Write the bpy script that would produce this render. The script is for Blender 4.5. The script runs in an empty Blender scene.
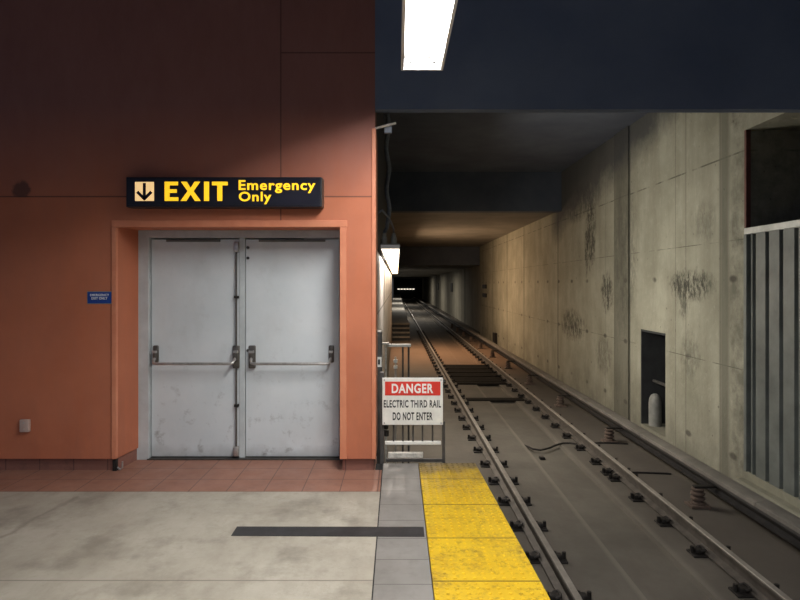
import bpy, bmesh, math, random
from mathutils import Vector, Matrix
random.seed(7)
S = bpy.context.scene
C = S.collection
F, VX, VY, EYE = 600.0, 397.0, 284.0, 1.68

# ------------------------------------------------------------------ materials
class N:
    """tiny node-graph helper"""
    def __init__(self, name):
        self.m = bpy.data.materials.new(name); self.m.use_nodes = True
        self.t = self.m.node_tree; self.b = self.t.nodes['Principled BSDF']
        self._pos = None
    def node(self, typ, **kw):
        n = self.t.nodes.new(typ)
        for k, v in kw.items(): setattr(n, k, v)
        return n
    def put(self, sock, v):
        if isinstance(v, bpy.types.NodeSocket): self.t.links.new(v, sock)
        else: sock.default_value = v
    def pos(self):
        if self._pos is None:
            tc = self.node('ShaderNodeTexCoord'); s = self.node('ShaderNodeSeparateXYZ')
            self.t.links.new(tc.outputs['Object'], s.inputs[0])
            self.vec = tc.outputs['Object']; self._pos = s.outputs
        return self._pos
    def math(self, op, a, b=0.0, c=0.0, clamp=False):
        n = self.node('ShaderNodeMath', operation=op, use_clamp=clamp)
        self.put(n.inputs[0], a); self.put(n.inputs[1], b); self.put(n.inputs[2], c)
        return n.outputs[0]
    def noise(self, scale=2.0, detail=4.0, rough=0.6, stretch=(1, 1, 1)):
        self.pos(); mp = self.node('ShaderNodeMapping'); mp.inputs['Scale'].default_value = stretch
        self.t.links.new(self.vec, mp.inputs['Vector'])
        n = self.node('ShaderNodeTexNoise'); n.inputs['Scale'].default_value = scale
        n.inputs['Detail'].default_value = detail; n.inputs['Roughness'].default_value = rough
        self.t.links.new(mp.outputs[0], n.inputs['Vector'])
        return n.outputs['Fac']
    def remap(self, v, a, b, c=0.0, d=1.0):
        n = self.node('ShaderNodeMapRange'); n.clamp = True
        self.put(n.inputs[0], v)
        for i, x in enumerate((a, b, c, d)): n.inputs[i + 1].default_value = x
        return n.outputs[0]
    def mix(self, f, a, b, blend='MIX'):
        n = self.node('ShaderNodeMix', data_type='RGBA', blend_type=blend)
        self.put(n.inputs[0], f)
        for s, v in ((n.inputs[6], a), (n.inputs[7], b)):
            self.put(s, v if isinstance(v, bpy.types.NodeSocket) else (*v[:3], 1))
        return n.outputs[2]
    def line(self, coord, at, w):
        d = self.math('ABSOLUTE', self.math('SUBTRACT', coord, at))
        return self.math('LESS_THAN', d, w)
    def band(self, coord, a, b, soft=0.02):
        u = self.remap(coord, a - soft, a + soft); v = self.remap(coord, b - soft, b + soft, 1, 0)
        return self.math('MULTIPLY', u, v)
    def grid(self, coord, period, phase, w):
        d = self.math('ABSOLUTE', self.math('SUBTRACT', self.math('FLOORED_MODULO', self.math('ADD', coord, period / 2 - phase), period), period / 2))
        return self.math('LESS_THAN', d, w)
    def blob(self, cy, cz, ry, rz, a, b, edge=0.35, ns=3.0):
        """ragged ellipse mask around (cy, cz) in the two given coordinates"""
        u = self.math('DIVIDE', self.math('SUBTRACT', a, cy), ry)
        v = self.math('DIVIDE', self.math('SUBTRACT', b, cz), rz)
        d = self.math('ADD', self.math('MULTIPLY', u, u), self.math('MULTIPLY', v, v))
        n = self.noise(ns, 5, 0.7)
        d = self.math('ADD', d, self.math('MULTIPLY', self.math('SUBTRACT', n, 0.5), 2.6))
        return self.remap(d, 0.9 - edge, 0.9 + edge, 1, 0)
    def fin(self, col, rough=0.7, metal=0.0, bump=None, bs=0.15, spec=0.4):
        self.put(self.b.inputs['Base Color'], col if isinstance(col, bpy.types.NodeSocket) else (*col[:3], 1))
        self.put(self.b.inputs['Roughness'], rough); self.b.inputs['Metallic'].default_value = metal
        self.b.inputs['Specular IOR Level'].default_value = spec
        if bump is not None:
            n = self.node('ShaderNodeBump'); n.inputs['Strength'].default_value = bs; n.inputs['Distance'].default_value = 0.02
            self.t.links.new(bump, n.inputs['Height']); self.t.links.new(n.outputs[0], self.b.inputs['Normal'])
        return self.m

def plain(name, col, rough=0.6, metal=0.0, var=0.25, scale=6.0, spec=0.4):
    g = N(name); n = g.remap(g.noise(scale), 0.3, 0.7)
    return g.fin(g.mix(n, [c * (1 - var) for c in col], [min(1, c * (1 + var)) for c in col]), rough, metal, spec=spec)

def emit(name, col, strength):
    g = N(name); g.fin(col, 0.5)
    g.b.inputs['Emission Color'].default_value = (*col, 1); g.b.inputs['Emission Strength'].default_value = strength
    return g.m

M = {}
def mat_orange():
    g = N('orange painted panel'); x, y, z = g.pos()
    n = g.remap(g.noise(1.3, 5), 0.3, 0.75); n2 = g.remap(g.noise(5, 6, 0.7, (1, 1, .35)), 0.35, 0.75)
    c = g.mix(n, (0.46, 0.142, 0.068), (0.57, 0.192, 0.100))
    c = g.mix(g.math('MULTIPLY', n2, 0.35), c, (0.36, 0.15, 0.10))
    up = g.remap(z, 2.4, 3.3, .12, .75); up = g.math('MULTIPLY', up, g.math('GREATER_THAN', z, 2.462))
    c = g.mix(up, c, g.mix(n2, (0.16, 0.088, 0.09), (0.23, 0.12, 0.117)))  # maroon upper panels, with shade towards the top painted in
    low = g.math('MULTIPLY', g.remap(z, 0.1, 0.9, 1, 0), g.remap(g.noise(3, 6, .7, (1, 1, .3)), .45, .7))
    c = g.mix(g.math('MULTIPLY', low, 0.4), c, (0.22, 0.09, 0.06))
    hi = g.math('GREATER_THAN', z, 2.25)
    lo2 = g.math('LESS_THAN', z, 3.75)
    s = g.line(z, 2.462, 0.006)
    s = g.math('MAXIMUM', s, g.math('MULTIPLY', g.line(x, -1.04, 0.006), hi))
    s = g.math('MAXIMUM', s, g.math('MULTIPLY', g.line(z, 3.75, 0.006), g.math('GREATER_THAN', x, -1.04)))
    c = g.mix(g.math('MULTIPLY', s, .75), c, (0.09, 0.04, 0.03))
    sp = g.blob(-3.36, 2.53, .085, .08, x, z, .3, 9)
    c = g.mix(g.math('MULTIPLY', sp, .7), c, (0.06, 0.035, 0.03))
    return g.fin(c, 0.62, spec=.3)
def mat_concrete_floor():
    g = N('worn pale concrete'); x, y, z = g.pos()
    n = g.remap(g.noise(1.6, 6, .65), 0.3, 0.7); n2 = g.remap(g.noise(6, 6, .7, (1.0, .5, 1)), .45, .72)
    c = g.mix(n, (0.34, 0.31, 0.25), (0.47, 0.435, 0.36))
    c = g.mix(g.math('MULTIPLY', n2, 0.5), c, (0.25, 0.22, 0.17))
    n3 = g.remap(g.noise(2.2, 6, .65), .5, .66)
    c = g.mix(g.math('MULTIPLY', n3, 0.65), c, (0.185, 0.165, 0.13))
    n4 = g.remap(g.noise(14, 6, .75), .55, .72)
    c = g.mix(g.math('MULTIPLY', n4, 0.35), c, (0.19, 0.17, 0.135))
    c = g.mix(g.math('MULTIPLY', g.line(y, 3.40, 0.006), .8), c, (0.16, 0.14, 0.11))
    w = g.math('MULTIPLY', g.math('SUBTRACT', g.noise(4, 4), .5), .16)
    d = g.math('ADD', g.math('SUBTRACT', x, g.math('MULTIPLY', y, 0.13)), w)
    crack = g.math('MULTIPLY', g.remap(g.math('ABSOLUTE', g.math('ADD', d, 3.148)), 0.0, 0.035, 1, 0), g.math('LESS_THAN', y, 4.75))
    c = g.mix(g.math('MULTIPLY', crack, .55), c, (0.14, 0.12, 0.09))
    c = g.mix(g.math('MULTIPLY', g.remap(g.noise(.7, 3), .35, .7), .25), c, (0.3, 0.27, 0.21))
    return g.fin(c, g.remap(g.noise(5), .3, .7, .45, .7), bump=g.noise(30, 3), bs=.06)
def mat_tiles(name, c1, c2, gx, px, gy, py, grout, stain):
    g = N(name); x, y, z = g.pos()
    n = g.remap(g.noise(2.5, 5), 0.3, 0.7); c = g.mix(n, c1, c2)
    n2 = g.remap(g.noise(9, 6, .7), .5, .75); c = g.mix(g.math('MULTIPLY', n2, .5), c, stain)
    l = g.math('MAXIMUM', g.grid(x, gx, px, .004), g.grid(y, gy, py, .004)) if gx else g.grid(y, gy, py, .004)
    c = g.mix(g.math('MULTIPLY', l, .8), c, grout)
    return g.fin(c, g.remap(g.noise(4), .3, .7, .4, .65), bump=g.math('SUBTRACT', 1, l), bs=.1)
def mat_wall_right():
    g = N('stained raw concrete wall'); x, y, z = g.pos()
    n = g.remap(g.noise(.9, 6, .65), 0.3, 0.7); n2 = g.remap(g.noise(2.2, 7, .7, (1, 1, .22)), .42, .7)
    n3 = g.remap(g.noise(9, 5, .7), .55, .75)
    c = g.mix(n, (0.235, 0.23, 0.175), (0.375, 0.365, 0.29))
    c = g.mix(g.math('MULTIPLY', n2, .55), c, (0.19, 0.18, 0.135))
    c = g.mix(g.math('MULTIPLY', n3, .35), c, (0.45, 0.44, 0.37))
    # shutter-board joints
    ln = None
    for at, w in ((8.45, .010), (9.45, .008), (9.8, .006), (11.72, .022), (12.55, .022), (13.1, .006), (16.96, .045), (21.5, .06), (24.8, .06), (28.5, .05)):
        l = g.line(y, at, w); ln = l if ln is None else g.math('MAXIMUM', ln, l)
    hz = g.math('MAXIMUM', g.line(z, 3.43, .012), g.math('MAXIMUM', g.line(z, 2.27, .006), g.line(z, .55, .006)))
    hz = g.math('MULTIPLY', hz, g.remap(g.noise(2.0), .4, .55))
    c = g.mix(g.math('MULTIPLY', g.math('MAXIMUM', ln, hz), .8), c, (0.09, 0.085, 0.065))
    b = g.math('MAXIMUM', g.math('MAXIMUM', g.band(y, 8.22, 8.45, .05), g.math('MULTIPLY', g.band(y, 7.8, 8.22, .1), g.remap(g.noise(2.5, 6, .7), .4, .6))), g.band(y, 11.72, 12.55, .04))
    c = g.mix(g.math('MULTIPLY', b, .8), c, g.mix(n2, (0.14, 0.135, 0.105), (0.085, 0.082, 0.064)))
    # formwork tie holes
    gy = g.math('FLOORED_MODULO', y, 1.25); zz = g.math('FLOORED_MODULO', g.math('SUBTRACT', z, .55 - .6), 1.2)
    d1 = g.math('SUBTRACT', gy, .62); d2 = g.math('MULTIPLY', g.math('SUBTRACT', zz, .6), 1.0)
    dd = g.math('SQRT', g.math('ADD', g.math('MULTIPLY', g.math('MULTIPLY', d1, d1), .25), g.math('MULTIPLY', d2, d2)))
    hole = g.math('MULTIPLY', g.remap(dd, .03, .06, 1, 0), g.math('MULTIPLY', g.remap(g.noise(1.1), .42, .5), g.math('LESS_THAN', z, 2.4)))
    c = g.mix(g.math('MULTIPLY', hole, .8), c, (0.06, 0.055, 0.045))
    # stains and spalls
    mott = g.remap(g.noise(9, 7, .8, (1, 1, .45)), .42, .54)
    for (cy, cz, ry, rz, s, ns) in ((9.33, 1.66, .60, .20, .95, 6), (9.55, 1.45, .2, .25, .7, 6), (13.0, 1.5, .32, .36, .9, 6), (15.6, .62, .85, .33, .85, 5), (14.1, 2.9, .3, .7, .9, 6), (14.4, 2.5, .12, .5, .8, 6), (11.95, 2.2, .5, 1.2, .4, 3),
                                    (13.2, .1, .45, .35, .5, 4), (9.3, .55, .25, .32, .4, 6), (8.9, 2.6, .3, .25, .3, 4), (14.9, 3.7, 1.2, .35, .6, 3)):
        c = g.mix(g.math('MULTIPLY', g.math('MULTIPLY', g.blob(cy, cz, ry * 1.15, rz * 1.15, y, z, .5, ns), mott), s), c, (0.05, 0.048, 0.038))
    pit = g.remap(g.noise(13, 3, .5, (1, 1, .7)), .70, .74)
    c = g.mix(g.math('MULTIPLY', pit, .6), c, (0.07, 0.065, 0.05))
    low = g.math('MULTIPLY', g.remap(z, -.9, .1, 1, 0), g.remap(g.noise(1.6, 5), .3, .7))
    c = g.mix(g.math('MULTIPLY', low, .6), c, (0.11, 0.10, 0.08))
    top_dark = g.remap(g.math('ADD', g.math('ADD', z, g.math('MULTIPLY', g.math('MAXIMUM', g.math('SUBTRACT', y, 9.5), 0), .19)), g.math('MULTIPLY', g.noise(1.6, 6, .7), 1.0)), 4.75, 5.35)  # darker towards the ceiling, reaching lower with distance
    top_dark = g.math('MULTIPLY', top_dark, g.remap(y, 17, 18, 1, .0))
    c = g.mix(g.math('MULTIPLY', top_dark, .85), c, (0.05, 0.053, 0.06))
    return g.fin(c, .85, bump=g.noise(14, 6), bs=.45, spec=.2)
def mat_wall_far():
    g = N('far tunnel concrete'); x, y, z = g.pos()
    n = g.remap(g.noise(.5, 5), 0.3, 0.7); n2 = g.remap(g.noise(.9, 6, .7, (1, 1, .3)), .42, .7)
    c = g.mix(n, (0.30, 0.28, 0.22), (0.42, 0.39, 0.31))
    c = g.mix(g.math('MULTIPLY', n2, .5), c, (0.2, 0.18, 0.14))
    l = g.math('MAXIMUM', g.grid(y, 6.0, 2.0, .1), g.math('MULTIPLY', g.grid(y, 30, 12, .5), 1.0))
    c = g.mix(g.math('MULTIPLY', l, .6), c, (0.08, 0.075, 0.06))
    return g.fin(c, .85, spec=.2)
def mat_bed():
    g = N('grimy track bed concrete'); x, y, z = g.pos()
    n = g.remap(g.noise(1.2, 6), 0.3, 0.7); n2 = g.remap(g.noise(3, 6, .7, (1, .25, 1)), .45, .72)
    c = g.mix(n, (0.082, 0.074, 0.062), (0.130, 0.117, 0.098))
    c = g.mix(g.math('MULTIPLY', n2, .5), c, (0.085, 0.07, 0.058))
    dust = g.math('MAXIMUM', g.band(x, 2.14, 2.2, .02), g.band(x, 2.79, 2.86, .03))
    c = g.mix(g.math('MULTIPLY', dust, .25), c, (0.27, 0.24, 0.2))
    oil = g.math('MAXIMUM', g.band(x, 1.3, 1.62, .14), g.band(x, 3.0, 4.4, .25))
    c = g.mix(g.math('MULTIPLY', oil, .5), c, (0.075, 0.062, 0.054))
    glow_tint = g.math('MULTIPLY', g.remap(y, 17.5, 21), g.remap(y, 26, 31, 1, 0))  # warm lamp light on the bed, painted into the colour
    c = g.mix(g.math('MULTIPLY', glow_tint, .6), c, (0.30, 0.18, 0.11))
    return g.fin(c, .8, bump=g.noise(12, 5), bs=.2, spec=.25)
def mat_yellow():
    g = N('scuffed yellow tactile paint'); x, y, z = g.pos()
    n = g.remap(g.noise(3, 5), .3, .7); c = g.mix(n, (0.66, 0.41, 0.010), (0.80, 0.54, 0.02))
    n2 = g.remap(g.noise(11, 7, .75), .56, .70); c = g.mix(g.math('MULTIPLY', n2, .8), c, (0.16, 0.11, 0.02))
    n3 = g.math('MULTIPLY', g.remap(g.noise(2.3, 5, .7), .48, .62), g.remap(g.noise(26, 5, .7), .42, .58))
    c = g.mix(g.math('MULTIPLY', n3, .6), c, (0.2, 0.14, 0.04))
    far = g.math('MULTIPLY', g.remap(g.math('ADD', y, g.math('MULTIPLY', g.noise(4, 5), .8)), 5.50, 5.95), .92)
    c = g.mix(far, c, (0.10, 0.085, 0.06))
    flat = g.remap(z, .0045, .009, 1, 0); c = g.mix(g.math('MULTIPLY', flat, .25), c, (0.34, 0.20, 0.01))  # flats between domes darkened: occlusion and dirt in the colour
    gr = g.math('MULTIPLY', g.remap(g.noise(3.1, 6, .7), .46, .6), g.remap(g.noise(19, 6, .8), .50, .60)); c = g.mix(g.math('MULTIPLY', gr, .5), c, (0.09, 0.065, 0.015))
    jn = None
    for at in (5.16, 4.56, 3.96, 3.385):
        l = g.line(y, at, .0065); jn = l if jn is None else g.math('MAXIMUM', jn, l)
    c = g.mix(g.math('MULTIPLY', jn, .8), c, (0.08, 0.06, 0.015))
    return g.fin(c, .55, bump=g.noise(40, 3), bs=.08)
def mat_door():
    g = N('scuffed pale grey door paint'); x, y, z = g.pos()
    n = g.remap(g.noise(2, 5), .3, .7); c = g.mix(n, (0.58, 0.635, 0.655), (0.67, 0.71, 0.725))
    low = g.remap(z, 0, 1.1, 1, .15); n2 = g.remap(g.noise(7, 6, .7), .56, .72)
    c = g.mix(g.math('MULTIPLY', g.math('MULTIPLY', n2, low), .8), c, (0.17, 0.17, 0.16))
    n3 = g.remap(g.noise(2.0, 5, .6, (1, 1, .5)), .5, .75)
    c = g.mix(g.math('MULTIPLY', n3, .3), c, (0.36, 0.36, 0.34))
    bot = g.remap(g.math('ADD', z, g.math('MULTIPLY', g.noise(6), .2)), .1, .24, 1, 0)
    c = g.mix(g.math('MULTIPLY', bot, .5), c, (0.22, 0.21, 0.2))
    return g.fin(c, .42)
def mat_left_wall():
    g = N('pale tunnel wall panels'); x, y, z = g.pos()
    n = g.remap(g.noise(1.2, 5), .3, .7); c = g.mix(n, (0.66, 0.60, 0.56), (0.82, 0.76, 0.71))
    l = g.math('MAXIMUM', g.grid(y, 3.2, 1.6, .05), g.grid(z, .95, .35, .012))
    c = g.mix(g.math('MULTIPLY', l, .7), c, (0.13, 0.09, 0.07))
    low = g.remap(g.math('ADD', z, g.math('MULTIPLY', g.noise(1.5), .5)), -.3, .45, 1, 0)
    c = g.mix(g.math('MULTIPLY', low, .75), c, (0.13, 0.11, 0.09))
    up = g.remap(z, 2.1, 2.2); c = g.mix(up, c, (0.05, 0.05, 0.055))  # shade above the wall lights painted into the colour
    return g.fin(c, .6)
def mat_soffit(name, a, b):
    g = N(name); n = g.remap(g.noise(1.0, 5), .3, .7)
    return g.fin(g.mix(n, a, b), .8, bump=g.noise(8, 5), bs=.15, spec=.2)

M['orange'] = mat_orange(); M['floor'] = mat_concrete_floor()
M['terra'] = mat_tiles('terracotta floor tile', (0.265, 0.128, 0.088), (0.34, 0.17, 0.118), .307, -.157, .305, 4.855, (0.10, 0.06, 0.05), (0.17, 0.09, 0.07))
M['greytile'] = mat_tiles('grey platform edge tile', (0.20, 0.19, 0.172), (0.265, 0.25, 0.23), 0, 0, .303, 4.265, (0.09, 0.085, 0.075), (0.14, 0.13, 0.12))
M['base'] = mat_tiles('brown tile base', (0.22, 0.10, 0.075), (0.30, 0.14, 0.105), .307, -.157, 5, 0, (0.07, 0.04, 0.035), (0.07, 0.045, 0.04))
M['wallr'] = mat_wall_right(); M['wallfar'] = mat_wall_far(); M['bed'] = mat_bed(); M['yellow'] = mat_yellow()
M['door'] = mat_door(); M['wallleft'] = mat_left_wall()
M['beam'] = mat_soffit('dark blue grey beam', (0.125, 0.16, 0.245), (0.185, 0.225, 0.31))
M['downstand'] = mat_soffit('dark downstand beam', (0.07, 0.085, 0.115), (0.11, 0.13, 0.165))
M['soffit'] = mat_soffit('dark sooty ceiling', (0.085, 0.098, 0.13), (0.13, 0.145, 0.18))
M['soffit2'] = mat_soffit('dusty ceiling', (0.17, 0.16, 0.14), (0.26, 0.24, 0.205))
M['frame'] = plain('grey door frame paint', (0.50, 0.54, 0.55), .45, 0, .12)
M['dark'] = plain('black shadow gap', (0.018, 0.018, 0.018), .8)
M['black'] = plain('black sign enamel', (0.012, 0.012, 0.018), .35, 0, .2)
M['slot'] = plain('dark grey strip', (0.13, 0.125, 0.115), .6)
M['bracket'] = plain('worn grey steel', (0.13, 0.12, 0.108), .35, .6, .3, 15)
M['steel'] = plain('brushed steel', (0.50, 0.49, 0.47), .32, .75, .2, 20)
M['darksteel'] = plain('tarnished bronze steel', (0.10, 0.095, 0.085), .4, .7, .3, 15)
M['yellowglow'] = emit('lit yellow lettering', (1.0, 0.60, 0.02), .85)
M['paleglow'] = emit('lit pale arrow field', (1.0, 0.66, 0.30), .75)
M['blue'] = plain('blue sign enamel', (0.012, 0.05, 0.26), .4, 0, .15)
M['white'] = plain('off white sign paint', (0.78, 0.78, 0.73), .5, 0, .1, 12)
M['red'] = plain('red sign paint', (0.66, 0.045, 0.03), .45, 0, .1)
M['signblack'] = plain('black sign lettering', (0.025, 0.025, 0.025), .5)
M['whitelet'] = plain('white sign lettering', (0.85, 0.85, 0.82), .5, 0, .05)
M['tape'] = plain('worn black floor tape', (0.028, 0.027, 0.028), .6, 0, .35, 8)
M['railside'] = plain('rusty rail steel', (0.075, 0.064, 0.054), .65, .1, .35, 8)
M['railtop'] = plain('worn bright rail head', (0.27, 0.245, 0.215), .5, .3, .2, 8)
M['cover'] = plain('dusty grey cover board', (0.15, 0.138, 0.122), .6, 0, .25, 3)
M['coverdark'] = plain('black third rail steel', (0.032, 0.03, 0.03), .45, .3, .3, 6)
M['clip'] = plain('black greasy iron', (0.022, 0.019, 0.017), .6, .3, .35, 20)
M['insul'] = plain('brown insulator ceramic', (0.11, 0.08, 0.065), .4, 0, .3, 12)
M['corr'] = plain('grey corrugated steel', (0.135, 0.148, 0.138), .5, .1, .25, 3)
M['corrtrim'] = plain('light grey steel trim', (0.42, 0.43, 0.41), .5, .4, .2, 5)
M['gatesteel'] = plain('dark galvanised gate steel', (0.09, 0.085, 0.08), .5, .4, .3, 10)
M['palesteel'] = plain('chipped pale steel', (0.52, 0.50, 0.45), .5, .1, .35, 25)
M['outlet'] = plain('beige cover plate', (0.48, 0.36, 0.31), .5, 0, .08)
M['tubelit'] = emit('lit fluorescent tube', (1.0, 0.97, 0.92), 9.0)
M['fixture'] = plain('white enamel reflector', (0.82, 0.82, 0.82), .4, 0, .03)
M['lampends'] = plain('grey lamp holder', (0.25, 0.25, 0.26), .5)
M['lenslit'] = emit('lit white lens', (1.0, 0.86, 0.68), 3.2)
M['lenswarm'] = emit('lit warm lens', (1.0, 0.72, 0.42), 4.0)
M['conduit'] = plain('grey flexible conduit', (0.16, 0.18, 0.22), .5, .2, .2, 20)
M['grate'] = plain('black drain grating', (0.016, 0.014, 0.012), .95, .0, .3, 10, spec=.05)
M['walkway'] = plain('pale walkway concrete', (0.36, 0.34, 0.30), .8, 0, .2, 2)
M['woodstep'] = plain('weathered step boards', (0.22, 0.19, 0.155), .8, 0, .3, 4)
M['nichedark'] = plain('shade dark concrete', (0.034, 0.036, 0.038), .85, 0, .3, 3)  # niche and recess shade put into the concrete colour
M['pipe'] = plain('pale grey pipe', (0.24, 0.24, 0.22), .6, 0, .2, 8)

# ------------------------------------------------------------------ mesh helpers
class MB:
    def __init__(self): self.bm = bmesh.new()
    def box(self, x0, x1, y0, y1, z0, z1, bev=0.0, seg=2):
        r = bmesh.ops.create_cube(self.bm, size=1.0)
        vs = r['verts']
        for v in vs:
            v.co = Vector(((x0 + x1) / 2 + v.co.x * (x1 - x0), (y0 + y1) / 2 + v.co.y * (y1 - y0), (z0 + z1) / 2 + v.co.z * (z1 - z0)))
        if bev:
            es = list({e for v in vs for e in v.link_edges})
            bmesh.ops.bevel(self.bm, geom=es, offset=bev, segments=seg, profile=.5, affect='EDGES')
        return self
    def cyl(self, p0, p1, r, seg=16, r2=None):
        p0, p1 = Vector(p0), Vector(p1); d = p1 - p0
        m = Matrix.Translation((p0 + p1) / 2) @ d.to_track_quat('Z', 'Y').to_matrix().to_4x4()
        bmesh.ops.create_cone(self.bm, cap_ends=True, segments=seg, radius1=r, radius2=r if r2 is None else r2, depth=d.length, matrix=m)
        return self
    def tube(self, pts, r, seg=10):
        pts = [Vector(p) for p in pts]; rings = []
        for i, p in enumerate(pts):
            t = (pts[min(i + 1, len(pts) - 1)] - pts[max(i - 1, 0)]).normalized()
            u = t.cross(Vector((0, 0, 1)) if abs(t.z) < .9 else Vector((0, 1, 0))).normalized(); w = t.cross(u)
            rings.append([self.bm.verts.new(p + u * r * math.cos(a) + w * r * math.sin(a)) for a in [2 * math.pi * k / seg for k in range(seg)]])
        for a, b in zip(rings, rings[1:]):
            for k in range(seg): self.bm.faces.new((a[k], a[(k + 1) % seg], b[(k + 1) % seg], b[k]))
        self.bm.faces.new(rings[0]); self.bm.faces.new(rings[-1][::-1])
        return self
    def lathe(self, c, prof, seg=20):
        rings = []
        for r, z in prof:
            rings.append([self.bm.verts.new((c[0] + r * math.cos(2 * math.pi * k / seg), c[1] + r * math.sin(2 * math.pi * k / seg), c[2] + z)) for k in range(seg)])
        for a, b in zip(rings, rings[1:]):
            for k in range(seg): self.bm.faces.new((a[k], a[(k + 1) % seg], b[(k + 1) % seg], b[k]))
        self.bm.faces.new(rings[0][::-1]); self.bm.faces.new(rings[-1])
        return self
    def prism(self, prof, y0, y1, slope=0.0, x0=0.0):
        """profile of (x, z) extruded along y; x shifts by slope*y"""
        a = [self.bm.verts.new((x0 + x + slope * y0, y0, z)) for x, z in prof]
        b = [self.bm.verts.new((x0 + x + slope * y1, y1, z)) for x, z in prof]
        n = len(prof)
        for k in range(n): self.bm.faces.new((a[k], a[(k + 1) % n], b[(k + 1) % n], b[k]))
        self.bm.faces.new(a[::-1]); self.bm.faces.new(b)
        return self
    def poly(self, pts, z0, z1):
        a = [self.bm.verts.new((x, y, z0)) for x, y in pts]; b = [self.bm.verts.new((x, y, z1)) for x, y in pts]
        n = len(pts)
        for k in range(n): self.bm.faces.new((a[k], a[(k + 1) % n], b[(k + 1) % n], b[k]))
        self.bm.faces.new(a[::-1]); self.bm.faces.new(b)
        return self
    def build(self, name, mat, parent=None, smooth=False):
        bmesh.ops.recalc_face_normals(self.bm, faces=self.bm.faces)
        me = bpy.data.meshes.new(name); self.bm.to_mesh(me); self.bm.free()
        me.materials.append(mat)
        if smooth:
            for p in me.polygons: p.use_smooth = True
            try: me.set_sharp_from_angle(angle=math.radians(35))
            except Exception: pass
        o = bpy.data.objects.new(name, me); C.objects.link(o)
        if parent is not None: attach(o, parent)
        return o
def attach(o, parent):
    root = parent
    while root.parent is not None: root = root.parent
    o.data.transform(Matrix.Translation(-Vector(root.location))); o.parent = parent
def tag(o, label, cat, group=None):
    o['label'] = label; o['category'] = cat
    if group: o['group'] = group
    return o
def thing(name, label, cat, loc=(0, 0, 0), group=None):
    o = bpy.data.objects.new(name, None); o.location = loc; o.empty_display_size = .1; C.objects.link(o)
    return tag(o, label, cat, group)
def struct(o): o['kind'] = 'structure'; return o
def dup(root, loc, label=None, group=None):
    r = root.copy(); C.objects.link(r); r.location = loc
    if label: r['label'] = label
    if group: r['group'] = group
    for ch in list(root.children):
        c = ch.copy(); C.objects.link(c); c.parent = r
        for gch in list(ch.children):
            d = gch.copy(); C.objects.link(d); d.parent = c
    return r
def text_obj(name, s, x0, x1, z0, z1, y, mat, parent, fat=0.0, depth=.004, space=1.12):
    """lettering fitted to a rectangle on a wall facing -Y"""
    cu = bpy.data.curves.new(name, 'FONT'); cu.body = s; cu.size = 1.0; cu.offset = fat; cu.extrude = .01; cu.resolution_u = 4
    cu.space_character = space
    t = bpy.data.objects.new(name, cu); C.objects.link(t)
    bpy.context.view_layer.update()
    me = bpy.data.meshes.new_from_object(t.evaluated_get(bpy.context.evaluated_depsgraph_get()))
    bpy.data.objects.remove(t); bpy.data.curves.remove(cu)
    xs = [v.co.x for v in me.vertices]; ys = [v.co.y for v in me.vertices]
    ax, bx, ay, by = min(xs), max(xs), min(ys), max(ys)
    for v in me.vertices:
        v.co = Vector((x0 + (v.co.x - ax) / (bx - ax) * (x1 - x0), y - depth * (.5 + v.co.z * 50), z0 + (v.co.y - ay) / (by - ay) * (z1 - z0)))
    me.name = name; me.materials.clear(); me.materials.append(mat)
    o = bpy.data.objects.new(name, me); C.objects.link(o)
    if parent is not None: attach(o, parent)
    return o
def X(px, y): return (px - VX) / F * y          # photo column -> world x on the plane at depth y
def Z(py, y): return EYE - (py - VY) / F * y    # photo row -> world z on that plane

# ------------------------------------------------------------------ setting
WY, WB = 5.37, 5.80            # orange wall front and back
XL, XR, XE = -2.515, -.505, -.197
TOP, CEIL = 2.195, 4.6
BED = -1.08
# platform
struct(MB().poly([(-9, -6), (-.137, -6), (-.137, 4.853), (-9, 4.853)], -.3, 0).build('floor', M['floor']))
struct(MB().poly([(-9, 4.853), (-.137, 4.853), (-.137, 5.42), (XE, 5.42), (XE, 5.86), (-9, 5.86)], -.3, 0).build('floor_tile_border', M['terra']))
struct(MB().poly([(-.129, -6), (.186, -6), (.197, 5.62), (-.129, 5.62)], -.3, 0).build('floor_edge_strip', M['greytile']))
struct(MB().poly([(-.137, -6), (-.129, -6), (-.129, 5.62), (XE, 5.62), (XE, 5.42), (-.137, 5.42)], -.3, -.004).build('trim_joint', M['dark']))
struct(MB().poly([(-9, -6), (.90, -6), (.70, 5.62), (XE, 5.62), (XE, 5.8), (-9, 5.8)], BED - .2, -.3).build('floor_platform_base', M['bed']))
struct(MB().poly([(.1905, -6), (1.12, -6), (.735, 5.62), (.2015, 5.62)], -.3, -.032).build('floor_edge_ledge', M['bed']))
# orange front wall
w = MB()
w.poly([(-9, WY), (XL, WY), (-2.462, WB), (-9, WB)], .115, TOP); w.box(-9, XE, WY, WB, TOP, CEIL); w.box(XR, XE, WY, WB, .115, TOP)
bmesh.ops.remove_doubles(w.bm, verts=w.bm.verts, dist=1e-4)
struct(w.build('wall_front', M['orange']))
struct(MB().poly([(-9, WY + .05), (XL - .01, WY + .05), (-2.475, WB), (-2.475, WB + .25), (-9, WB + .25)], 0, .115).build('baseboard_left', M['base']))
struct(MB().box(XR + .012, XE - .01, WY + .05, WB, 0, .115).build('baseboard_right', M['base']))
def trim_mat():
    g = N('orange edge trim'); n = g.remap(g.noise(4, 5), .3, .7)
    return g.fin(g.mix(n, (0.56, 0.19, 0.10), (0.66, 0.26, 0.145)), .5)
M['otrim'] = trim_mat()
t = MB(); t.box(XL - .035, XL + .006, WY - .012, WY + .03, .115, TOP - .008, .004); t.box(XL - .035, XR + .06, WY - .012, WY + .03, TOP - .006, TOP + .055, .004)
t.box(XR - .006, XR + .055, WY - .012, WY + .03, .115, TOP - .008, .004)
struct(t.build('trim_1', M['otrim']))
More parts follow.
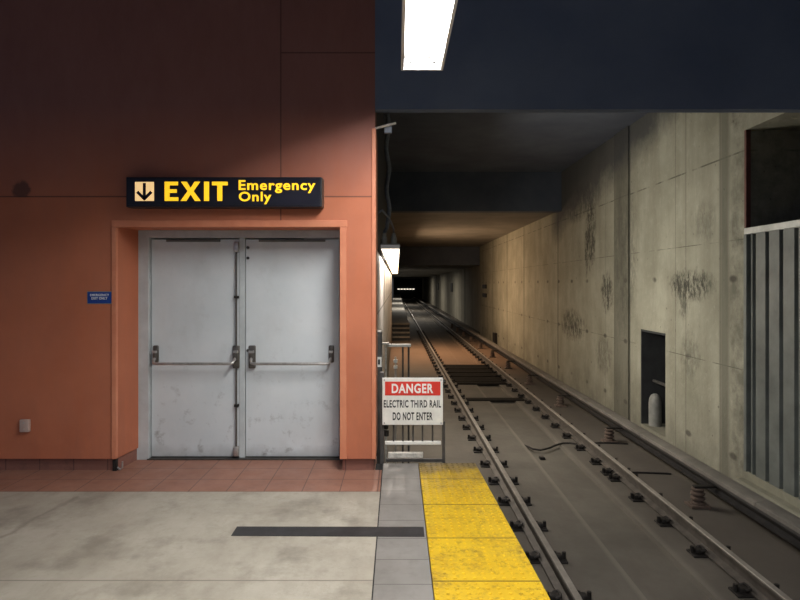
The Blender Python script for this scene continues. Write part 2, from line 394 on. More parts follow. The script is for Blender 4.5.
t = MB().box(XE - .028, XE + .008, WY - .014, WB, .115, 3.07, .004)
struct(t.build('trim_2', M['otrim']))
# beam over the track opening, tunnel ceilings
struct(MB().box(XE, 5.3, WY + .005, WY + .11, 3.245, CEIL + .3).build('wall_header_beam', M['beam']))
struct(MB().box(-9, 5.3, -6, WY + .11, CEIL, CEIL + .3).build('ceiling', M['beam']))
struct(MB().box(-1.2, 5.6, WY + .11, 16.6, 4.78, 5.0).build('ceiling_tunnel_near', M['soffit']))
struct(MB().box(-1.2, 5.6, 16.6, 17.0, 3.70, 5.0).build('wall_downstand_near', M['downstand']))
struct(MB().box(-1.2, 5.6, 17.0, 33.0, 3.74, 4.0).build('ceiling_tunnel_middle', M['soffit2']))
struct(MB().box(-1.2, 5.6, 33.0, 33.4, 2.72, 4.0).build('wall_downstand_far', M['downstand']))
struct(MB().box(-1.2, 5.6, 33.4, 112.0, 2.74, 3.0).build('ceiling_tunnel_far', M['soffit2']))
# right tunnel wall with refuge niche and big recess
WX = 4.55
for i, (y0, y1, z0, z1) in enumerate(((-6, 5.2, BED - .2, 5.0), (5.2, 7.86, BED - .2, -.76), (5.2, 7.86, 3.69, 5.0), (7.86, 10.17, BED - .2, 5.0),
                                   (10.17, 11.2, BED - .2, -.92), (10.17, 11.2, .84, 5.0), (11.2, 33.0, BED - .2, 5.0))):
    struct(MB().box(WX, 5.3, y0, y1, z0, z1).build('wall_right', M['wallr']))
w = MB()
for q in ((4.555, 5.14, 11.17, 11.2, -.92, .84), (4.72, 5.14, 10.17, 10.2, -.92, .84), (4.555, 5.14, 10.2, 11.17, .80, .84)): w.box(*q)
struct(w.build('wall_niche_shade', M['nichedark']))  # thin dark sheets added to deepen the shade inside the niche
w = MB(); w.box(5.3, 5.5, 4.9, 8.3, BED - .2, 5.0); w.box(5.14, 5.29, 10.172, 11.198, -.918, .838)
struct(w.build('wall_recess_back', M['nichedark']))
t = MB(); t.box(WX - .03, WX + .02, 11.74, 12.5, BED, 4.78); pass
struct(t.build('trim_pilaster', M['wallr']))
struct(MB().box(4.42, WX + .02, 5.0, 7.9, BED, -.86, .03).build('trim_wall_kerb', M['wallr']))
struct(MB().box(4.75, 5.3, 33.0, 112, BED - .2, 3.0).build('wall_right_far', M['wallfar']))
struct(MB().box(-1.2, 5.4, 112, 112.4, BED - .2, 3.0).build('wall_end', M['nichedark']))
# left tunnel wall
struct(MB().box(-.9, -.25, WB + .01, 29.0, BED - .2, 5.0).build('wall_left', M['wallleft']))
struct(MB().box(-1.2, -.55, 29.0, 112, BED - .2, 5.0).build('wall_left_far', M['soffit']))
# track bed with centre trough
struct(MB().prism([(-.7, BED - .25), (-.7, BED), (2.19, BED), (2.2, BED - .045), (2.79, BED - .045), (2.80, BED), (5.5, BED), (5.5, BED - .25)], -6, 112.3).build('track_bed', M['bed']))

# ------------------------------------------------------------------ double door
DY = 5.78
dr = struct(bpy.data.objects.new('door_1', None)); C.objects.link(dr); dr.location = (-1.51, DY, 0)
dr['label'] = 'pale grey double emergency exit door with panic bars'
f = MB(); f.box(-2.53, -2.372, DY - .05, WB + .14, 0, TOP, .004); f.box(-.548, XR, DY - .05, WB + .14, 0, TOP, .004)
f.box(-2.38, -.54, DY - .05, WB + .14, 2.122, TOP, .004); f.box(-1.517, -1.462, DY - .012, WB + .1, 0, 2.13, .003)
f.build('door_frame', M['frame'], dr)
MB().box(-2.55, -.49, WB + .06, WB + .16, 0, 2.25).build('shadow_gap', M['dark'], dr)
MB().box(-2.385, -.55, DY - .06, WB + .1, 0, .012).build('threshold', M['darksteel'], dr)
for (a, b, side) in ((-2.366, -1.52, 'left'), (-1.457, -.556, 'right')):
    leaf = MB().box(a, b, DY + .0, DY + .045, .018, 2.11, .004).build('door_leaf', M['door'], dr)
    c0, c1 = (-2.22, -1.70) if side == 'left' else (-1.33, -.69)
    MB().box(c0, c1, DY - .012, DY + .01, 2.086, 2.107, .002).build('top_strip', M['slot'], leaf)  # thin dark grey strip along the leaf top
    # panic bar
    e0, e1 = (a + .05, b - .025) if side == 'left' else (a + .065, b - .075)
    pb = MB()
    zb = .925
    pb.tube([(e0, DY - .03, zb + .06), (e0 + .003, DY - .075, zb + .03), (e0 + .012, DY - .1, zb + .004), (e0 + .04, DY - .105, zb), (e1 - .04, DY - .105, zb), (e1 - .012, DY - .1, zb + .004), (e1 - .003, DY - .075, zb + .03), (e1, DY - .03, zb + .06)], .0135, 12)
    bar = pb.build('push_bar', M['steel'], leaf, True)
    for ex in (e0, e1):
        big = (side == 'left' and ex == e1) or (side == 'right' and ex == e0)
        hw = .034 if big else .026
        pl = MB(); pl.box(ex - hw, ex + hw, DY - .03, DY + .002, zb - (.055 if big else .0), zb + .165, .012, 3); pl.box(ex - hw * .6, ex + hw * .6, DY - .062, DY - .028, zb + .02, zb + .12, .01, 3)
        k = pl.build('bar_bracket', M['bracket'], leaf, True)
        MB().box(ex - hw * .75, ex + hw * .75, DY - .066, DY - .03, zb + .095, zb + .118, .005).build('bracket_plate', M['steel'], k)
    if side == 'left':
        rx = b - .02
        rod = MB(); rod.cyl((rx, DY - .03, 1.08), (rx, DY - .03, 2.06), .0085); rod.cyl((rx, DY - .03, .1), (rx, DY - .03, .88), .0085)
        rod.build('latch_rod', M['bracket'], leaf, True)
        MB().box(rx - .024, rx + .024, DY - .05, DY + .002, 1.985, 2.085, .012, 3).build('top_latch', M['steel'], leaf, True)
        MB().box(rx - .026, rx + .026, DY - .055, DY + .002, .03, .125, .012, 3).build('bottom_latch', M['steel'], leaf, True)
        for gz in (1.555, .515):
            MB().box(rx - .02, rx + .022, DY - .045, DY + .002, gz - .012, gz + .012, .004).build('rod_guide', M['clip'], leaf)
    else:
        for hz in (2.03, 1.93, 1.04):
            MB().cyl((a + .022, DY + .002, hz), (a + .022, DY - .012, hz), .014, 12).build('strike_stud', M['darksteel'], leaf)

# ------------------------------------------------------------------ signs on the orange wall
SY = 5.23
sx0, sx1, sz0, sz1 = X(126, SY), X(321.5, SY), Z(207, SY), Z(177, SY)
es = thing('exit_sign', 'long black box sign reading EXIT Emergency Only in lit yellow letters above the doors', 'sign', ((sx0 + sx1) / 2, WY, sz0))
MB().box(sx0, sx1, SY, WY + .002, sz0, sz1, .006).build('sign_box', M['black'], es)
def mat_face():
    g = N('dark sign face'); n = g.remap(g.noise(5), .3, .7)
    return g.fin(g.mix(n, (.01, .01, .018), (.02, .02, .032)), .3)
MB().box(sx0 + .02, sx1 - .02, SY - .004, SY + .004, sz0 + .018, sz1 - .018).build('sign_face', mat_face(), es)
MB().box(sx1 - .002, sx1 + .006, SY + .004, WY, sz0 + .006, sz1 - .004).build('end_plate', M['darksteel'], es)
FYs = SY - .004
af = MB().box(X(135.3, SY), X(154.3, SY), FYs - .004, FYs, Z(201, SY), Z(182, SY), .002).build('arrow_field', M['paleglow'], es)
am = MB(); cx = X(144.8, SY); zt, zb2 = Z(183.2, SY), Z(199, SY)
am.box(cx - .013, cx + .013, FYs - .007, FYs - .003, zb2 + .012, zt)
for s in (-1, 1):
    tip = Vector((cx, 0, zb2)); end = Vector((cx + s * .062, 0, zb2 + .062)); d = (end - tip).normalized(); nrm = Vector((-d.z, 0, d.x)) * .013
    q = [tip - d * .008 + nrm, tip - d * .008 - nrm, end - nrm, end + nrm]
    vs = [am.bm.verts.new((p.x, FYs - .007, p.z)) for p in q] + [am.bm.verts.new((p.x, FYs - .003, p.z)) for p in q]
    for fc in ((0, 1, 2, 3), (4, 5, 6, 7), (0, 1, 5, 4), (1, 2, 6, 5), (2, 3, 7, 6), (3, 0, 4, 7)): am.bm.faces.new([vs[i] for i in fc])
am.build('arrow', M['black'], af)
ez0, ez1 = Z(201, SY), Z(181.8, SY)
def letter(polys):
    b = MB()
    for p in polys:
        fr = [b.bm.verts.new((X(q[0], SY), FYs - .004, ez1 + (ez0 - ez1) * q[1])) for q in p]; bk = [b.bm.verts.new((v.co.x, FYs + .001, v.co.z)) for v in fr]
        b.bm.faces.new(fr)
        for i in range(len(p)): b.bm.faces.new((fr[i], fr[(i + 1) % len(p)], bk[(i + 1) % len(p)], bk[i]))
    b.build('letter', M['yellowglow'], es)
letter([[(164.9, 0), (178.3, 0), (178.3, .19), (169.8, .19), (169.8, .395), (177, .395), (177, .58), (169.8, .58), (169.8, .81), (178.6, .81), (178.6, 1), (164.9, 1)]])
letter([[(181.2, 0), (187, 0), (190.9, .33), (194.8, 0), (200.4, 0), (193.8, .49), (200.9, 1), (195.1, 1), (190.9, .655), (186.6, 1), (180.8, 1), (187.9, .49)]])
letter([[(204.3, 0), (209.3, 0), (209.3, 1), (204.3, 1)]])
letter([[(212.2, 0), (227.9, 0), (227.9, .19), (222.5, .19), (222.5, 1), (217.5, 1), (217.5, .19), (212.2, .19)]])
text_obj('lettering', 'Emergency', X(238.8, SY), X(315.5, SY), Z(193.2, SY), Z(180.2, SY), FYs, M['yellowglow'], es, .022)
text_obj('lettering', 'Only', X(239, SY), X(271.5, SY), Z(204.3, SY), Z(191.8, SY), FYs, M['yellowglow'], es, .022)
# blue notice
bs = thing('notice_sign', 'small blue notice with white lettering on the orange wall left of the doorway', 'sign', (X(100, WY), WY, Z(303.5, WY)))
MB().box(X(87.3, WY), X(112.3, WY), WY - .006, WY + .001, Z(304, WY), Z(291.3, WY), .002).build('border', M['pipe'], bs)
MB().box(X(88, WY), X(111.6, WY), WY - .008, WY - .004, Z(303.2, WY), Z(292, WY)).build('sign_panel', M['blue'], bs)
text_obj('lettering', 'EMERGENCY', X(90.6, WY), X(109.6, WY), Z(296.1, WY), Z(293.8, WY), WY - .008, M['whitelet'], bs, .02, .002)
text_obj('lettering', 'EXIT ONLY', X(92, WY), X(107.8, WY), Z(299.6, WY), Z(297, WY), WY - .008, M['whitelet'], bs, .02, .002)
# outlet plate
ou = thing('outlet_plate', 'small beige outlet cover low on the orange wall near the left edge', 'outlet', (X(26, WY), WY, Z(432, WY)))
MB().box(X(21.5, WY), X(31, WY), WY - .035, WY + .001, Z(431.5, WY), Z(419, WY), .008, 3).build('cover', M['outlet'], ou, True)
for zz in (Z(422, WY), Z(428.5, WY)):
    MB().cyl((X(26.2, WY), WY - .034, zz), (X(26.2, WY), WY - .037, zz), .006, 10).build('screw', M['corrtrim'], ou)
# hook at the base corner of the doorway
hk = thing('door_stop', 'small dark metal door stop at the base corner left of the doorway', 'door stop', (-2.49, 5.40, 0))
MB().box(-2.555, -2.52, 5.385, 5.425, .0, .10, .004).build('bracket', M['clip'], hk)
MB().tube([(-2.515, 5.40, .03), (-2.49, 5.395, .012), (-2.47, 5.395, .03), (-2.468, 5.395, .085)], .008, 8).build('hook', M['steel'], hk, True)

# ------------------------------------------------------------------ platform surface things
tiles_y = [5.62, 5.16, 4.56, 3.96, 3.385, 2.78, 2.18]
names_t = ['yellow tactile panel, grimy one farthest along the platform beside the gate', 'yellow tactile panel, second from the gate',
           'yellow tactile panel, third from the gate, level with the black tape', 'yellow tactile panel, fourth from the gate',
           'yellow tactile panel, cut off by the bottom of the photo', 'yellow tactile panel below the frame']
for i in range(5):
    y1, y0 = tiles_y[i] - .0025, tiles_y[i + 1] + .0025
    xl0, xl1 = .189 + .001 * (y0 - 3), .189 + .001 * (y1 - 3)
    xr0, xr1 = .815 - .034 * (y0 - 3.19), .815 - .034 * (y1 - 3.19)
    b = MB(); b.poly([(xl0 + .012, y0), (xr0, y0), (xr1, y1), (xl1 + .012, y1)], -.03, .004)
    nx = 11
    ny = max(2, int(round((y1 - y0) / .056)))
    for a in range(nx):
        for k in range(ny):
            v = (k + .5) / ny; yy = y0 + (y1 - y0) * v; l = xl0 + (xl1 - xl0) * v; r = xr0 + (xr1 - xr0) * v
            xx = l + (r - l) * (a + .5) / nx
            bmesh.ops.create_cone(b.bm, cap_ends=True, segments=8, radius1=.0125, radius2=.0085, depth=.006, matrix=Matrix.Translation((xx, yy, .0065)))
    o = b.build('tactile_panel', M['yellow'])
    tag(o, names_t[i], 'tactile paving', 'yellow tactile panels along the platform edge')
tp = MB(); tp.poly([(X(231, 4.0), 4.0), (.183, 3.985), (.184, 4.145), (X(237, 4.15), 4.15)], .0005, .003)
tag(tp.build('floor_tape', M['tape']), 'wide black tape strip stuck across the platform floor', 'tape')

# ------------------------------------------------------------------ platform light
LX0, LX1, LZ = .03, .345, 3.285
fl = thing('fluorescent_light', 'white twin tube fluorescent fixture hanging over the platform at top of photo', 'light', ((LX0 + LX1) / 2, 3.3, LZ + .1))
Y0, Y1 = 2.06, 4.5
h = MB(); h.box(LX0, LX1, Y0, Y1, LZ + .085, LZ + .11); h.box(LX0, LX0 + .02, Y0, Y1, LZ, LZ + .09); h.box(LX1 - .02, LX1, Y0, Y1, LZ, LZ + .09)
h.build('housing', M['fixture'], fl)
MB().box(LX0, LX1, Y1 - .02, Y1 + .004, LZ - .004, LZ + .11, .003).build('end_plate', M['fixture'], fl)
MB().box(LX0, LX1, Y0 - .004, Y0 + .02, LZ - .004, LZ + .11, .003).build('end_plate', M['fixture'], fl)
for tx in (LX0 + .075, LX1 - .075):
    tb = MB().cyl((tx, Y0 + .07, LZ + .045), (tx, Y1 - .12, LZ + .045), .019, 14).build('tube', M['tubelit'], fl, True)
    for yy in (Y0 + .05, Y1 - .10):
        MB().box(tx - .014, tx + .014, yy - .02, yy + .02, LZ + .015, LZ + .088, .004).build('lamp_holder', M['lampends'], tb)
for yy in (Y0 + .4, Y1 - .6):
    MB().cyl(((LX0 + LX1) / 2, yy, LZ + .105), ((LX0 + LX1) / 2, yy, CEIL + .01), .012, 10).build('hanger_rod', M['darksteel'], fl)

# ------------------------------------------------------------------ running rails, fasteners
RT = -.90
def rail_prof():
    top, base = 0.0, -.160
    return [(-.075, base), (-.075, base + .014), (-.012, base + .035), (-.010, top - .05), (-.036, top - .038), (-.036, top - .008), (-.028, top),
            (.028, top), (.036, top - .008), (.036, top - .038), (.010, top - .05), (.012, base + .035), (.075, base + .014), (.075, base)]
RL, RSL = 1.515, -.0054
RR, RSR = 3.225, -.0045
for nm, x0, sl, lab in (('running_rail', RL, RSL, 'rusty running rail nearest the platform edge'), ('running_rail', RR, RSR, 'rusty running rail on the wall side of the track')):
    r = thing(nm, lab, 'rail', (x0, 5, RT - .16))
    MB().prism([(x, z + RT) for x, z in rail_prof()], 2.5, 111.5, sl, x0).build('rail_body', M['railside'], r)
    MB().prism([(-.03, RT - .001), (-.026, RT + .003), (.026, RT + .003), (.03, RT - .001)], 2.5, 111.5, sl, x0).build('rail_head', M['railtop'], r)
def make_fastener(loc, label, group):
    f = thing('rail_fastener', label, 'rail fastener', loc, group)
    x, y, z = loc
    MB().box(x - .205, x + .205, y - .085, y + .085, z, z + .020, .005).build('base_plate', M['clip'], f)
    for s in (-1, 1):
        c = MB(); c.box(x + s * .125 - .038, x + s * .125 + .038, y - .04, y + .04, z + .018, z + .065, .01)
        c.tube([(x + s * .12, y - .055, z + .05), (x + s * .075, y - .05, z + .065), (x + s * .065, y, z + .06), (x + s * .075, y + .05, z + .065), (x + s * .12, y + .055, z + .05)], .013, 8)
        k = c.build('clip', M['clip'], f)
        MB().cyl((x + s * .185, y, z + .018), (x + s * .185, y, z + .085), .02, 6).build('anchor_bolt', M['clip'], f)
    return f
proto = None
for (x0, sl, ph, lab, grp) in ((RL, RSL, 5.22, 'black iron fastener holding the running rail nearest the platform', 'fasteners along the platform side rail'),
                               (RR, RSR, 5.35, 'black iron fastener holding the wall side running rail', 'fasteners along the wall side rail')):
    for k in range(40):
        y = ph + .775 * (k - 1)
        loc = (x0 + sl * y, y, BED)
        if proto is None: proto = make_fastener(loc, lab, grp)
        else: dup(proto, loc, lab, grp)
y = 8.72
dup(proto, (RR + RSR * y, y, BED), 'extra black fastener crowded between two others at the wall side rail joint', 'fasteners along the wall side rail')

# ------------------------------------------------------------------ third rail
CX, CS = 3.97, -.009
tr = thing('third_rail', 'third rail under a long grey cover board beside the right wall', 'third rail', (3.95, 5, BED + .22))
ct = -.70
prof = [(-.005, ct - .05), (.0, ct - .012), (.03, ct - .002), (.12, ct + .004), (.19, ct - .004), (.215, ct - .02), (.215, ct - .05), (.20, ct - .05), (.19, ct - .03), (.02, ct - .03), (.012, ct - .05)]
seg_y = [2.5, 6.55, 9.6, 12.65, 15.7, 18.75, 21.8, 27.9, 34, 46, 58, 70, 82, 94, 110]
for a, b in zip(seg_y, seg_y[1:]):
    MB().prism(prof, a + .006, b - .006, CS if b < 40 else CS, CX).build('cover_board', M['cover'], tr)
cr = [(.03, -.92), (.03, -.89), (.07, -.87), (.07, -.80), (.02, -.79), (.02, -.745), (.13, -.745), (.13, -.79), (.09, -.80), (.09, -.87), (.13, -.89), (.13, -.92)]
MB().prism(cr, 2.5, 110, CS, CX).build('contact_rail', M['coverdark'], tr)
MB().prism([(.195, -.99), (.195, ct - .03), (.212, ct - .03), (.212, -.99)], 2.5, 110, CS, CX).build('back_board', M['coverdark'], tr)
MB().prism([(-.004, -.80), (-.012, -.775), (-.004, ct - .05), (.012, ct - .05), (.012, -.80)], 2.5, 110, CS, CX).build('front_lip', M['coverdark'], tr)
ip = None
for k in range(12):
    y = 4.42 + 3.03 * k; x = 3.80 + CS * y + .0
    lab = ['', 'stubby brown ribbed insulator on the track bed, nearest the camera', 'second nearest brown insulator carrying the third rail, near the wall niche',
           'third nearest brown insulator carrying the third rail, just past the wall niche'][k] if 1 <= k < 4 else 'small dark insulator far along the third rail'
    if k == 0: continue
    if ip is None:
        ip = thing('rail_insulator', lab, 'insulator', (x, y, BED), 'third rail insulators')
        MB().box(x - .12, x + .12, y - .10, y + .10, BED, BED + .035, .006).build('base_plate', M['insul'], ip)
        MB().lathe((x, y, BED + .034), [(.085, 0), (.085, .02), (.06, .03), (.06, .05), (.085, .06), (.085, .08), (.06, .09), (.06, .11), (.075, .115), (.085, .12), (.085, .14), (.06, .15), (.06, .165), (.075, .175), (.075, .19), (.05, .2)]).build('ribbed_body', M['insul'], ip, True)
        MB().box(x - .05, x + .235, y - .035, y + .035, BED + .233, BED + .258, .005).build('bracket_arm', M['clip'], ip)
    else: dup(ip, (x, y, BED), lab, 'third rail insulators')

# ------------------------------------------------------------------ track bed clutter
g_ = thing('drain_grate', 'broad black drain grating lying across the track between the rails', 'drain', (2.35, 18.5, BED))
MB().box(1.60, 3.06, 16.9, 20.4, BED - .03, BED + .02, .01).build('frame', M['grate'], g_)
for yy in (17.6, 18.4, 19.2):
    MB().box(1.62, 3.05, yy + .12, yy + .24, BED + .02, BED + .035, .004).build('cross_bar', M['grate'], g_)
tag(MB().box(1.66, 3.02, 16.45, 16.75, BED - .02, BED + .035, .01).build('cable_duct', M['grate']), 'black cable duct crossing the track just in front of the drain grating', 'cable duct')
tag(MB().box(1.66, 3.02, 14.15, 14.42, BED - .02, BED + .03, .01).build('cable_duct', M['grate']), 'black cable duct crossing the track nearest the camera', 'cable duct')
pts = []
for px, py in ((523, 444), (527, 448), (533, 451), (541, 452), (549, 450), (556, 447), (563, 445), (570, 445), (577, 446)):
    yy = (EYE - BED + .02) * F / (py - VY); pts.append((X(px, yy), yy, BED + .012))
pts[0] = (pts[0][0], pts[0][1], BED - .03)
tag(MB().tube(pts, .016, 8).build('loose_cable', M['clip'], None, True), 'short loose black cable lying between the running rails', 'cable')
for yy, lab in ((10.35, 'thin dark cable on the bed between rail and third rail, farther one'), (8.72, 'thin dark cable on the bed between rail and third rail, nearer one')):
    tag(MB().tube([(3.30, yy, BED + .012), (3.5, yy + .03, BED + .012), (3.75, yy, BED + .012), (3.97, yy - .03, BED + .012)], .014, 8).build('bond_cable', M['clip'], None, True), lab, 'cable')
tag(MB().box(2.28, 2.36, 9.55, 9.66, BED - .046, BED + .0, .01).build('drain_plug', M['clip']), 'small black plug sitting in the centre trough of the track', 'plug')

# ------------------------------------------------------------------ corrugated panel
cp = thing('corrugated_panel', 'grey corrugated metal panel closing the lower part of the wall opening', 'metal panel', (WX + .1, 6.6, -.76))
prof = []; y = 5.2
while y < 7.78:
    prof += [(y, .0), (y + .045, .0), (y + .06, -.05), (y + .255, -.05)]; y += .27
prof = [(a, b) for a, b in prof if a <= 7.8] + [(7.82, 0)]
b = MB()
front = [[b.bm.verts.new((WX + .055 + d, a, z)) for a, d in prof] for z in (-.76, 2.33)]
back = [[b.bm.verts.new((WX + .065 + d, a, z)) for a, d in prof] for z in (-.76, 2.33)]
for i in range(len(prof) - 1):
    b.bm.faces.new((front[0][i], front[0][i + 1], front[1][i + 1], front[1][i])); b.bm.faces.new((back[0][i], back[0][i + 1], back[1][i + 1], back[1][i]))
    b.bm.faces.new((front[1][i], front[1][i + 1], back[1][i + 1], back[1][i]))
b.build('sheet', M['corr'], cp)
MB().box(WX - .01, WX + .1, 5.2, 7.85, 2.325, 2.41, .006).build('top_trim', M['corrtrim'], cp)
MB().box(WX - .012, WX + .1, 7.80, 7.86, -.76, 2.33, .006).build('end_post', M['corr'], cp)
MB().box(WX + .0, WX + .06, 7.82, 7.86, 2.41, 3.69).build('red_edge', plain('dull red primer', (0.13, 0.05, 0.04), .7), cp)

# ------------------------------------------------------------------ niche contents
nt = thing('standpipe', 'pale round-topped standpipe with cross pipe inside the dark wall niche', 'pipe', (4.85, 10.9, -.92))
MB().lathe((4.74, 11.02, -.919), [(.11, 0), (.11, .42), (.10, .50), (.07, .56), (.03, .585)], 18).build('riser', M['pipe'], nt, True)
MB().cyl((4.78, 10.205, -.12), (4.78, 11.16, -.12), .03, 12).build('cross_pipe', M['gatesteel'], nt)
MB().cyl((4.70, 10.42, -.09), (4.80, 10.42, -.09), .04, 14).build('valve', M['corrtrim'], nt)
MB().cyl((4.9, 10.42, -.919), (4.9, 10.42, -.1), .03, 12).build('thin_pipe', M['gatesteel'], nt)

# ------------------------------------------------------------------ gate with danger sign
GY = 5.68
gt = thing('barrier_gate', 'low dark steel gate with vertical bars at the end of the platform', 'gate', (.12, GY, -.1))
gx0, gx1 = X(381, GY), X(444.5, GY)
MB().box(gx1 - .022, gx1 + .006, GY - .015, GY + .02, BED + .2, Z(421, GY), .003).build('post', M['gatesteel'], gt)
MB().box(gx0 - .01, gx0 + .03, GY - .02, GY + .025, BED + .2, Z(372, GY), .003).build('post', M['gatesteel'], gt)
for px in (393.5, 403, 413, 422.5, 432.5):
    MB().cyl((X(px, GY), GY, Z(444, GY)), (X(px, GY), GY, Z(378, GY)), .0085, 10).build('bar', M['gatesteel'], gt)
MB().box(X(385, GY), X(441, GY), GY - .02, GY + .02, Z(444.3, GY), Z(441.2, GY), .004).build('lower_rail', M['white'], gt)
MB().box(gx0, gx1, GY - .015, GY + .015, Z(382, GY), Z(379, GY), .003).build('top_rail', M['gatesteel'], gt)
MB().box(X(388, GY), X(423, GY), GY - .02, GY + .03, Z(457.5, GY), Z(452.5, GY), .004).build('kick_plate', M['palesteel'], gt)
MB().box(X(386, GY), gx1, GY + .0, GY + .03, Z(462, GY), Z(459, GY), .004).build('bottom_rail', M['gatesteel'], gt)
for px, pz in ((386, 427), (386.5, 434)):
    MB().cyl((X(px, GY), GY + .04, Z(pz + 3, GY)), (X(px, GY), GY + .04, Z(pz - 3, GY)), .022, 12).build('hinge', M['clip'], gt)
DSY = GY - .052
ds = thing('danger_sign', 'white and red sign reading DANGER ELECTRIC THIRD RAIL DO NOT ENTER on the gate', 'sign', (.12, DSY, Z(425, DSY)))
MB().box(X(382.3, DSY), X(443, DSY), DSY, DSY + .028, Z(425, DSY), Z(378, DSY), .004).build('sign_panel', M['white'], ds)
MB().box(X(385, DSY), X(440.4, DSY), DSY - .002, DSY + .002, Z(395.4, DSY), Z(381.6, DSY)).build('red_field', M['red'], ds)
text_obj('lettering', 'DANGER', X(391.7, DSY), X(433.3, DSY), Z(393.2, DSY), Z(383.6, DSY), DSY - .002, M['whitelet'], ds, .03, .002)
text_obj('lettering', 'ELECTRIC THIRD RAIL', X(383.7, DSY), X(441, DSY), Z(407.6, DSY), Z(400, DSY), DSY, M['signblack'], ds, .026, .002)
text_obj('lettering', 'DO NOT ENTER', X(392.7, DSY), X(432.6, DSY), Z(420.2, DSY), Z(412.2, DSY), DSY, M['signblack'], ds, .03, .002)
for px, py in ((384.3, 380), (441, 380), (384.3, 423), (441, 423)):
    MB().cyl((X(px, DSY), DSY + .002, Z(py, DSY)), (X(px, DSY), DSY - .004, Z(py, DSY)), .006, 8).build('screw', M['lampends'], ds)

# ------------------------------------------------------------------ beyond the gate
BY = 8.6
sb = thing('handrail_barrier', 'pale horizontal handrail on thin posts beyond the gate', 'handrail', (0, BY, BED))
zt = Z(345.5, BY)
MB().box(X(384, BY), X(411, BY), BY - .03, BY + .03, zt - .018, zt + .022, .006).build('rail', M['white'], sb)
MB().box(X(379, BY), X(389, BY), BY - .12, BY - .03, zt + .02, zt + .05, .004).build('end_bracket', M['palesteel'], sb)
for px in (386, 402.8, 408.6):
    MB().cyl((X(px, BY), BY, BED), (X(px, BY), BY, zt), .014, 10).build('post', M['palesteel'] if px < 390 else M['gatesteel'], sb)
MB().cyl((X(395.5, BY), BY, BED), (X(395.5, BY), BY, Z(357, BY)), .014, 10).build('bollard', M['walkway'], sb)
for py in (361, 367):
    MB().cyl((X(395.5, BY), BY, Z(py + 1.4, BY)), (X(395.5, BY), BY, Z(py - 1.4, BY)), .03, 10).build('reflective_band', M['white'], sb)
eb = thing('electrical_box', 'narrow dark electrical box with a small white label beside the orange wall corner', 'electrical box', (-.22, 6.6, .3))
MB().box(-.25, -.165, 6.55, 6.75, BED, 1.16, .01).build('box', M['gatesteel'], eb)
MB().box(X(376.4, 6.54), X(381.6, 6.54), 6.543, 6.552, Z(367, 6.54), Z(357, 6.54), .001).build('label_plate', M['white'], eb)
MB().box(X(378, 6.54), X(380, 6.54), 6.54, 6.545, Z(364.5, 6.54), Z(359.5, 6.54)).build('label_mark', M['signblack'], eb)
# steps up to the far walkway
st = thing('walkway_steps', 'short flight of grey board steps rising to the far walkway', 'steps', (.2, 30, BED))
for i in range(4):
    z = BED + .195 * (i + 1)
    MB().box(-.22, .62, 29.2 + .32 * i, 30.6, z - .195, z - .06).build('riser', M['nichedark'], st)
    MB().box(-.24, .64, 29.15 + .32 * i, 30.6, z - .06, z, .01).build('tread', M['woodstep'], st)
struct(MB().box(-.55, .60, 30.6, 111, -.42, -.30, .01).build('walkway', M['walkway']))
struct(MB().box(-.55, .42, 30.6, 111, BED, -.42).build('walkway_base', M['nichedark']))

# wall lights along the left tunnel wall
FZ = 2.20
def make_tunnel_light(y0, y1, lab, lens):
    t = thing('tunnel_light', lab, 'light', (-.1, y0, FZ))
    MB().box(-.246, .045, y0, y1, FZ + .04, FZ + .08, .01).build('housing', M['pipe'], t)
    MB().box(-.235, .035, y0 + .01, y1 - .01, FZ - .06, FZ + .042, .02, 3).build('lens', lens, t, True)
    MB().box(-.24, .04, y0 - .012, y0 + .012, FZ + .0, FZ + .06, .004).build('end_cap', M['fixture'], t)
    for s in (-.19, -.05):
        MB().lathe((s, y0 + .08, FZ + .079), [(.045, 0), (.045, .09), (.03, .12), (.03, .16)], 12).build('cable_gland', M['pipe'], t, True)
    return t
make_tunnel_light(8.9, 11.3, 'glowing white tunnel light on the left wall, nearest one', M['lenslit'])
lights_y = [12.2, 15.5, 19.5, 24.5]
for i, y in enumerate(lights_y):
    if i == 0: p2 = None
    o = make_tunnel_light(y, y + 2.4, 'glowing tunnel light on the left wall, %s' % ['second along', 'third along', 'fourth along', 'farthest along'][i], M['lenswarm'])
    o['group'] = 'tunnel lights along the left wall'
tag(MB().tube([(-.235, 6.0, 2.13), (-.235, 28.9, 2.13)], .03, 10).build('wall_cable', M['clip'], None, True), 'straight black cable running along the left tunnel wall', 'cable')
# conduit dropping down from the beam to the first light
cd = []
for k in range(26):
    u = k / 25; z = 3.95 - 1.6 * u
    cd.append((-.13 + .02 * math.sin(u * 19), 8.0 + .9 * u, z))
cd = [p for p in cd if p[2] > 2.56] + [(-.15, 8.93, 2.52), (-.19, 8.98, 2.452)]
tag(MB().tube(cd, .03, 10).build('flexible_conduit', M['conduit'], None, True), 'wavy grey flexible conduit dropping to the nearest tunnel light', 'conduit')
cc = [(-.245, 7.9, 2.62), (-.2, 7.95, 2.66), (-.12, 8.2, 2.60), (-.07, 8.6, 2.53), (-.05, 8.9, 2.50), (-.05, 8.98, 2.453)]
tag(MB().tube(cc, .014, 8).build('curved_cable', M['conduit'], None, True), 'thin curved cable arching from the wall to the nearest tunnel light', 'cable')
bk = thing('steel_bracket', 'thin steel bracket arm at the top corner of the orange wall', 'bracket', (-.1, 5.6, 3.1))
MB().tube([(-.20, 5.45, Z(128.5, 5.45)), (X(396, 5.45), 5.45, Z(123, 5.45))], .012, 8).build('arm', M['palesteel'], bk)
MB().box(X(384, 5.5), X(392, 5.5), 5.47, 5.52, Z(134, 5.5), Z(126, 5.5), .01).build('clamp', M['conduit'], bk)
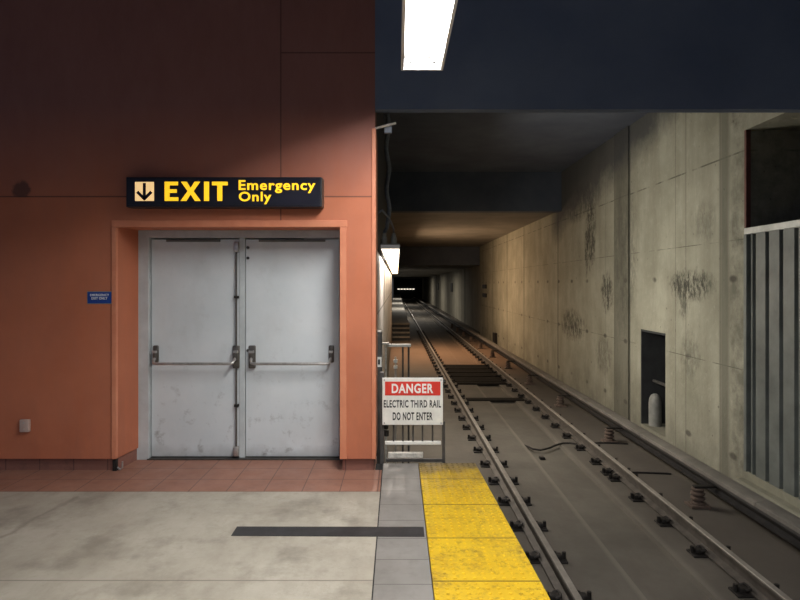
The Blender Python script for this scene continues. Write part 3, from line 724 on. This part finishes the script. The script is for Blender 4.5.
# wall boxes on the far right wall
jb = thing('wall_box', 'small dark box high on the right tunnel wall far away', 'box', (WX, 31, 1.2))
MB().box(WX - .06, WX + .01, 30.4, 31.6, 1.45, 1.65).build('box', M['clip'], jb); MB().box(WX - .06, WX + .01, 30.4, 31.6, 1.0, 1.2).build('lower_box', M['clip'], jb)
for yy, lab in ((51, 'small dark plate on the far right tunnel wall, nearer one'), (68, 'small dark plate on the far right tunnel wall, farther one')):
    tag(MB().box(4.70, 4.76, yy, yy + 1.6, 1.0, 1.75).build('wall_plate', M['clip']), lab, 'plate')
pl = MB().box(WX - .14, WX + .01, 27.2, 27.7, BED, -.55, .02).build('pull_box', M['clip']); tag(pl, 'dark squat box at the foot of the right tunnel wall', 'box')
# far station lights
M['distant'] = emit('distant lamp glow', (1, .88, .72), 1.6)
for i in range(6):
    x = .1 + i * .55
    tag(MB().box(x, x + .42, 111.9, 112.0, .66, .80, .01).build('distant_lamp', M['distant']), 'tiny bright lamp in the row at the far end of the tunnel', 'lamp', 'row of lamps at the tunnel end')

# ------------------------------------------------------------------ lamps
def area(name, loc, sx, sy, power, col, rot=(0, 0, 0), spread=180):
    l = bpy.data.lights.new(name, 'AREA'); l.shape = 'RECTANGLE'; l.size = sx; l.size_y = sy; l.energy = power; l.color = col; l.spread = math.radians(spread)
    o = bpy.data.objects.new(name, l); o.location = loc; o.rotation_euler = rot; C.objects.link(o); return o
area('lamp_platform', ((LX0 + LX1) / 2, 3.3, LZ + .078), .2, 2.2, 190, (1.0, .98, .96))
for i, y in enumerate((.2, -2.6, -5.4)):
    area('lamp_platform_row', (.19, y, 3.31), .22, 2.3, 82, (1.0, .98, .96), spread=160)
area('lamp_tunnel', (-.1, 10.1, FZ - .075), .24, 2.2, 60, (1.0, .90, .80))
area('lamp_tunnel_side', (.06, 10.1, FZ - .03), .08, 2.2, 120, (1.0, .96, .86), (0, math.radians(-72), 0), 150)
for i, y in enumerate(lights_y):
    area('lamp_tunnel_warm', (-.1, y + 1.2, FZ - .075), .24, 2.2, 32, (1.0, .84, .66))
for y in (24,):
    area('lamp_warm_glow', (.08, y, 2.0), .3, 3.0, 210, (1.0, .66, .40), (0, math.radians(-70), 0))
for y in (48, 62, 80):
    area('lamp_far', (1.0, y, 2.6), .4, 3.0, 170, (1.0, .92, .80))

W = bpy.data.worlds.new('World'); S.world = W; W.use_nodes = True
W.node_tree.nodes['Background'].inputs[0].default_value = (.45, .55, .9, 1); W.node_tree.nodes['Background'].inputs[1].default_value = .2

cam = bpy.data.cameras.new('Camera'); cam.lens = 27.0; cam.sensor_width = 36.0; cam.sensor_fit = 'HORIZONTAL'
cam.shift_x = .00375; cam.shift_y = -.02; cam.clip_end = 400; cam.clip_start = .05
co = bpy.data.objects.new('Camera', cam); co.location = (0, 0, EYE); co.rotation_euler = (math.radians(90), 0, 0); C.objects.link(co)
S.camera = co
S.view_settings.view_transform = 'Standard'; S.view_settings.look = 'None'
S.view_settings.exposure = 0.0
S.cycles.use_denoising = True; S.cycles.max_bounces = 6; S.cycles.sample_clamp_indirect = 4.0
